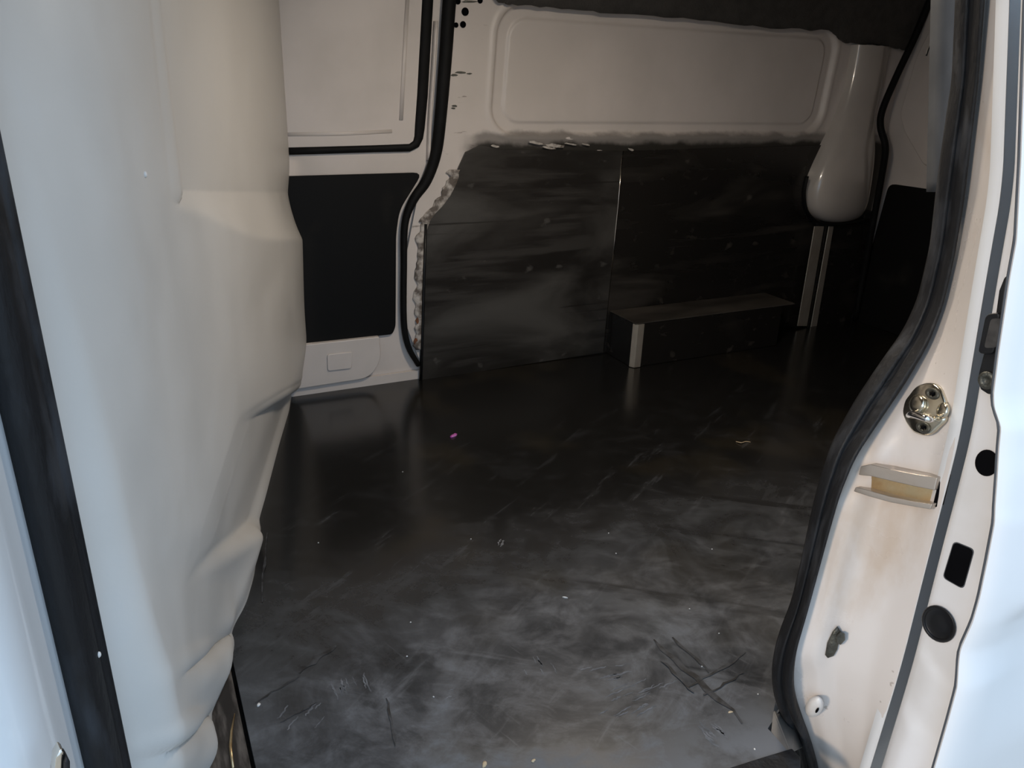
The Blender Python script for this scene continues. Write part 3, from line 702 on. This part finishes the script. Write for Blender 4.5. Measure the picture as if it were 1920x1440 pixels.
# ---------------------------------------------------------- litter on the floor
def scrap(name, px, py, a, b, ang, mat, label, cat, h=.0025, group=None, seed=0):
    rr = random.Random(seed + px); c = atz(px, py); k = 9; u = []
    for i in range(k):
        t = i * math.tau / k; r1 = rr.uniform(.75, 1.1); x, y = a * r1 * math.cos(t), b * r1 * math.sin(t)
        u.append(c + Vector((x * math.cos(ang) - y * math.sin(ang), x * math.sin(ang) + y * math.cos(ang), 0)))
    m_ = c + Vector((0, 0, h)); rings = [u, [q + Vector((0, 0, h * .6)) for q in u], [q.lerp(m_, .45) + Vector((0, 0, h * .35 + h * .4 * rr.random())) for q in u]]
    v = [p for r in rings for p in r] + [m_]; f = [tuple(range(k))]
    for i in range(2): f += [(i * k + j, i * k + (j + 1) % k, (i + 1) * k + (j + 1) % k, (i + 1) * k + j) for j in range(k)]
    f += [(2 * k + j, 2 * k + (j + 1) % k, 3 * k) for j in range(k)]
    pr_ = dict(label=label, category=cat)
    if group: pr_['group'] = group
    return mesh(name, v, f, mat, **pr_)
m_pale = M('pale_scuff', (.17, .175, .19), (.10, .105, .115), 50, .75, lo=.35, hi=.6)
m_dark = M('dark_scuff', (.016, .016, .017), (.055, .057, .062), 45, .5, lo=.40, hi=.58)
def stroke(p0, p1, wd, mat, z=.0003):
    a, b = atz(*p0), atz(*p1); k = 8; t = (b - a).normalized(); sd_ = Vector((-t.y, t.x, 0)); L_, R_ = [], []
    for i in range(k + 1):
        u = i / k; c = a.lerp(b, u) + sd_ * random.uniform(-.15, .15) * wd * 3; hw = wd * .5 * (math.sin(math.pi * (u * .9 + .05)) ** .5) * random.uniform(.5, 1.2)
        L_.append(c + sd_ * hw + Vector((0, 0, z))); R_.append(c - sd_ * hw + Vector((0, 0, z)))
    sheet('scuff_mark', [L_, R_], mat, floor, recenter=False)
random.seed(8)
for (cx, cy, n_s, sx_, sy_, dx, dy, wd) in ((655, 1275, 9, 35, 14, 14, 36, .004), (1120, 1265, 8, 34, 16, 36, -9, .005), (1335, 1365, 9, 34, 16, 30, 26, .005), (830, 1305, 3, 18, 10, 20, -8, .003), (570, 1330, 5, 40, 16, -24, 30, .004), (1010, 1240, 6, 30, 18, 12, 22, .003), (1190, 1310, 10, 60, 30, 44, -20, .004), (935, 1015, 3, 10, 8, -6, 16, .006), (1180, 1335, 6, 60, 25, 40, -22, .004)):
    for i in range(n_s):
        x0, y0_ = cx + random.uniform(-sx_, sx_), cy + random.uniform(-sy_, sy_); q_ = random.uniform(.4, 1)
        stroke((x0, y0_), (x0 + dx * q_, y0_ + dy * q_), wd * random.uniform(.4, 1), m_pale)
zs_ = .0006
for p0, p1, wd in (((478, 1318), (560, 1268), .006), ((560, 1262), (628, 1210), .016), ((525, 1355), (596, 1318), .004), ((1225, 1200), (1395, 1355), .014), ((1262, 1195), (1330, 1262), .010), ((1290, 1290), (1400, 1225), .008), ((1320, 1305), (1395, 1262), .006), ((725, 1310), (742, 1400), .005), ((500, 1000), (490, 1130), .006), ((1240, 1240), (1300, 1300), .008)):
    zs_ += .00012; stroke(p0, p1, wd * .8, m_dark, zs_)
m_pink = M('pink_petal', (.42, .06, .34), (.62, .25, .55), 60, .6)
m_tan = M('tan_crumb', (.60, .46, .30), (.45, .33, .2), 60, .8)
m_wc = M('pale_crumb', (.72, .70, .68), (.6, .58, .56), 60, .8)
scrap('petal', 851, 818, .014, .007, .4, m_pink, 'small bright pink petal on the black floor', 'petal', .006)
tube('twig', catmull([atz(1380, 828, .002), atz(1390, 830, .004), atz(1398, 828, .003), atz(1407, 829, .002)], 4), .0012, m_tan, label='thin pale twig on the dark floor near the tailgate', category='twig')
scrap('crumb', 485, 1322, .004, .0028, .8, m_wc, 'white crumb beside the partition foot channel', 'crumb')
scrap('crumb', 1370, 1336, .0045, .002, -.2, m_tan, 'tan crumb near the grey corner plate', 'crumb')
scrap('crumb', 908, 1434, .006, .0035, .9, m_tan, 'largest tan crumb at the bottom edge of the floor', 'crumb')
scrap('crumb', 1000, 1427, .004, .0025, .2, m_tan, 'small tan crumb just right of the largest one', 'crumb')
scrap('crumb', 1060, 1121, .006, .0018, -.7, m_wc, 'pale sliver lying in the middle of the floor', 'crumb')
G = 'tiny pale specks scattered on the floor'
for (px, py) in ((770, 1167), (763, 1231), (813, 1307), (597, 1018), (1348, 1188), (1316, 1250), (1293, 1142), (1335, 1030), (1141, 1000), (1155, 1038), (755, 885), (1421, 1302), (1415, 1405), (883, 1011)):
    scrap('speck', px, py, .0016, .0013, px, m_wc, 'tiny pale speck of grit on the black floor', 'speck', .0015, G)
pp = Vector((-.086, .652, .40)); c = atp(163, 1222, pp, Vector((.75, -.66, 0)).normalized())
lathe('paint_fleck', c + Vector((.75, -.66, 0)) * .012, Vector((.75, -.66, 0)), [(.003, -.004), (.0032, .001), (.002, .002), (.0003, .0022)], m_wc, label='white fleck stuck on the left rubber seal', category='fleck', seg=10, sx=.7)
KB = BVHTree.FromPolygons(*[list(q) for q in gridf(rows_bulk)])
h = KB.ray_cast(CAM, rayd(250, 327).normalized()); nb = h[1] if h[1].dot(CAM - h[0]) > 0 else -h[1]
lathe('paint_fleck', h[0] + nb * .012, nb, [(.0035, -.002), (.0035, .001), (.002, .002), (.0003, .0022)], m_wc, label='tiny white fleck high on the grey partition', category='fleck', seg=10)
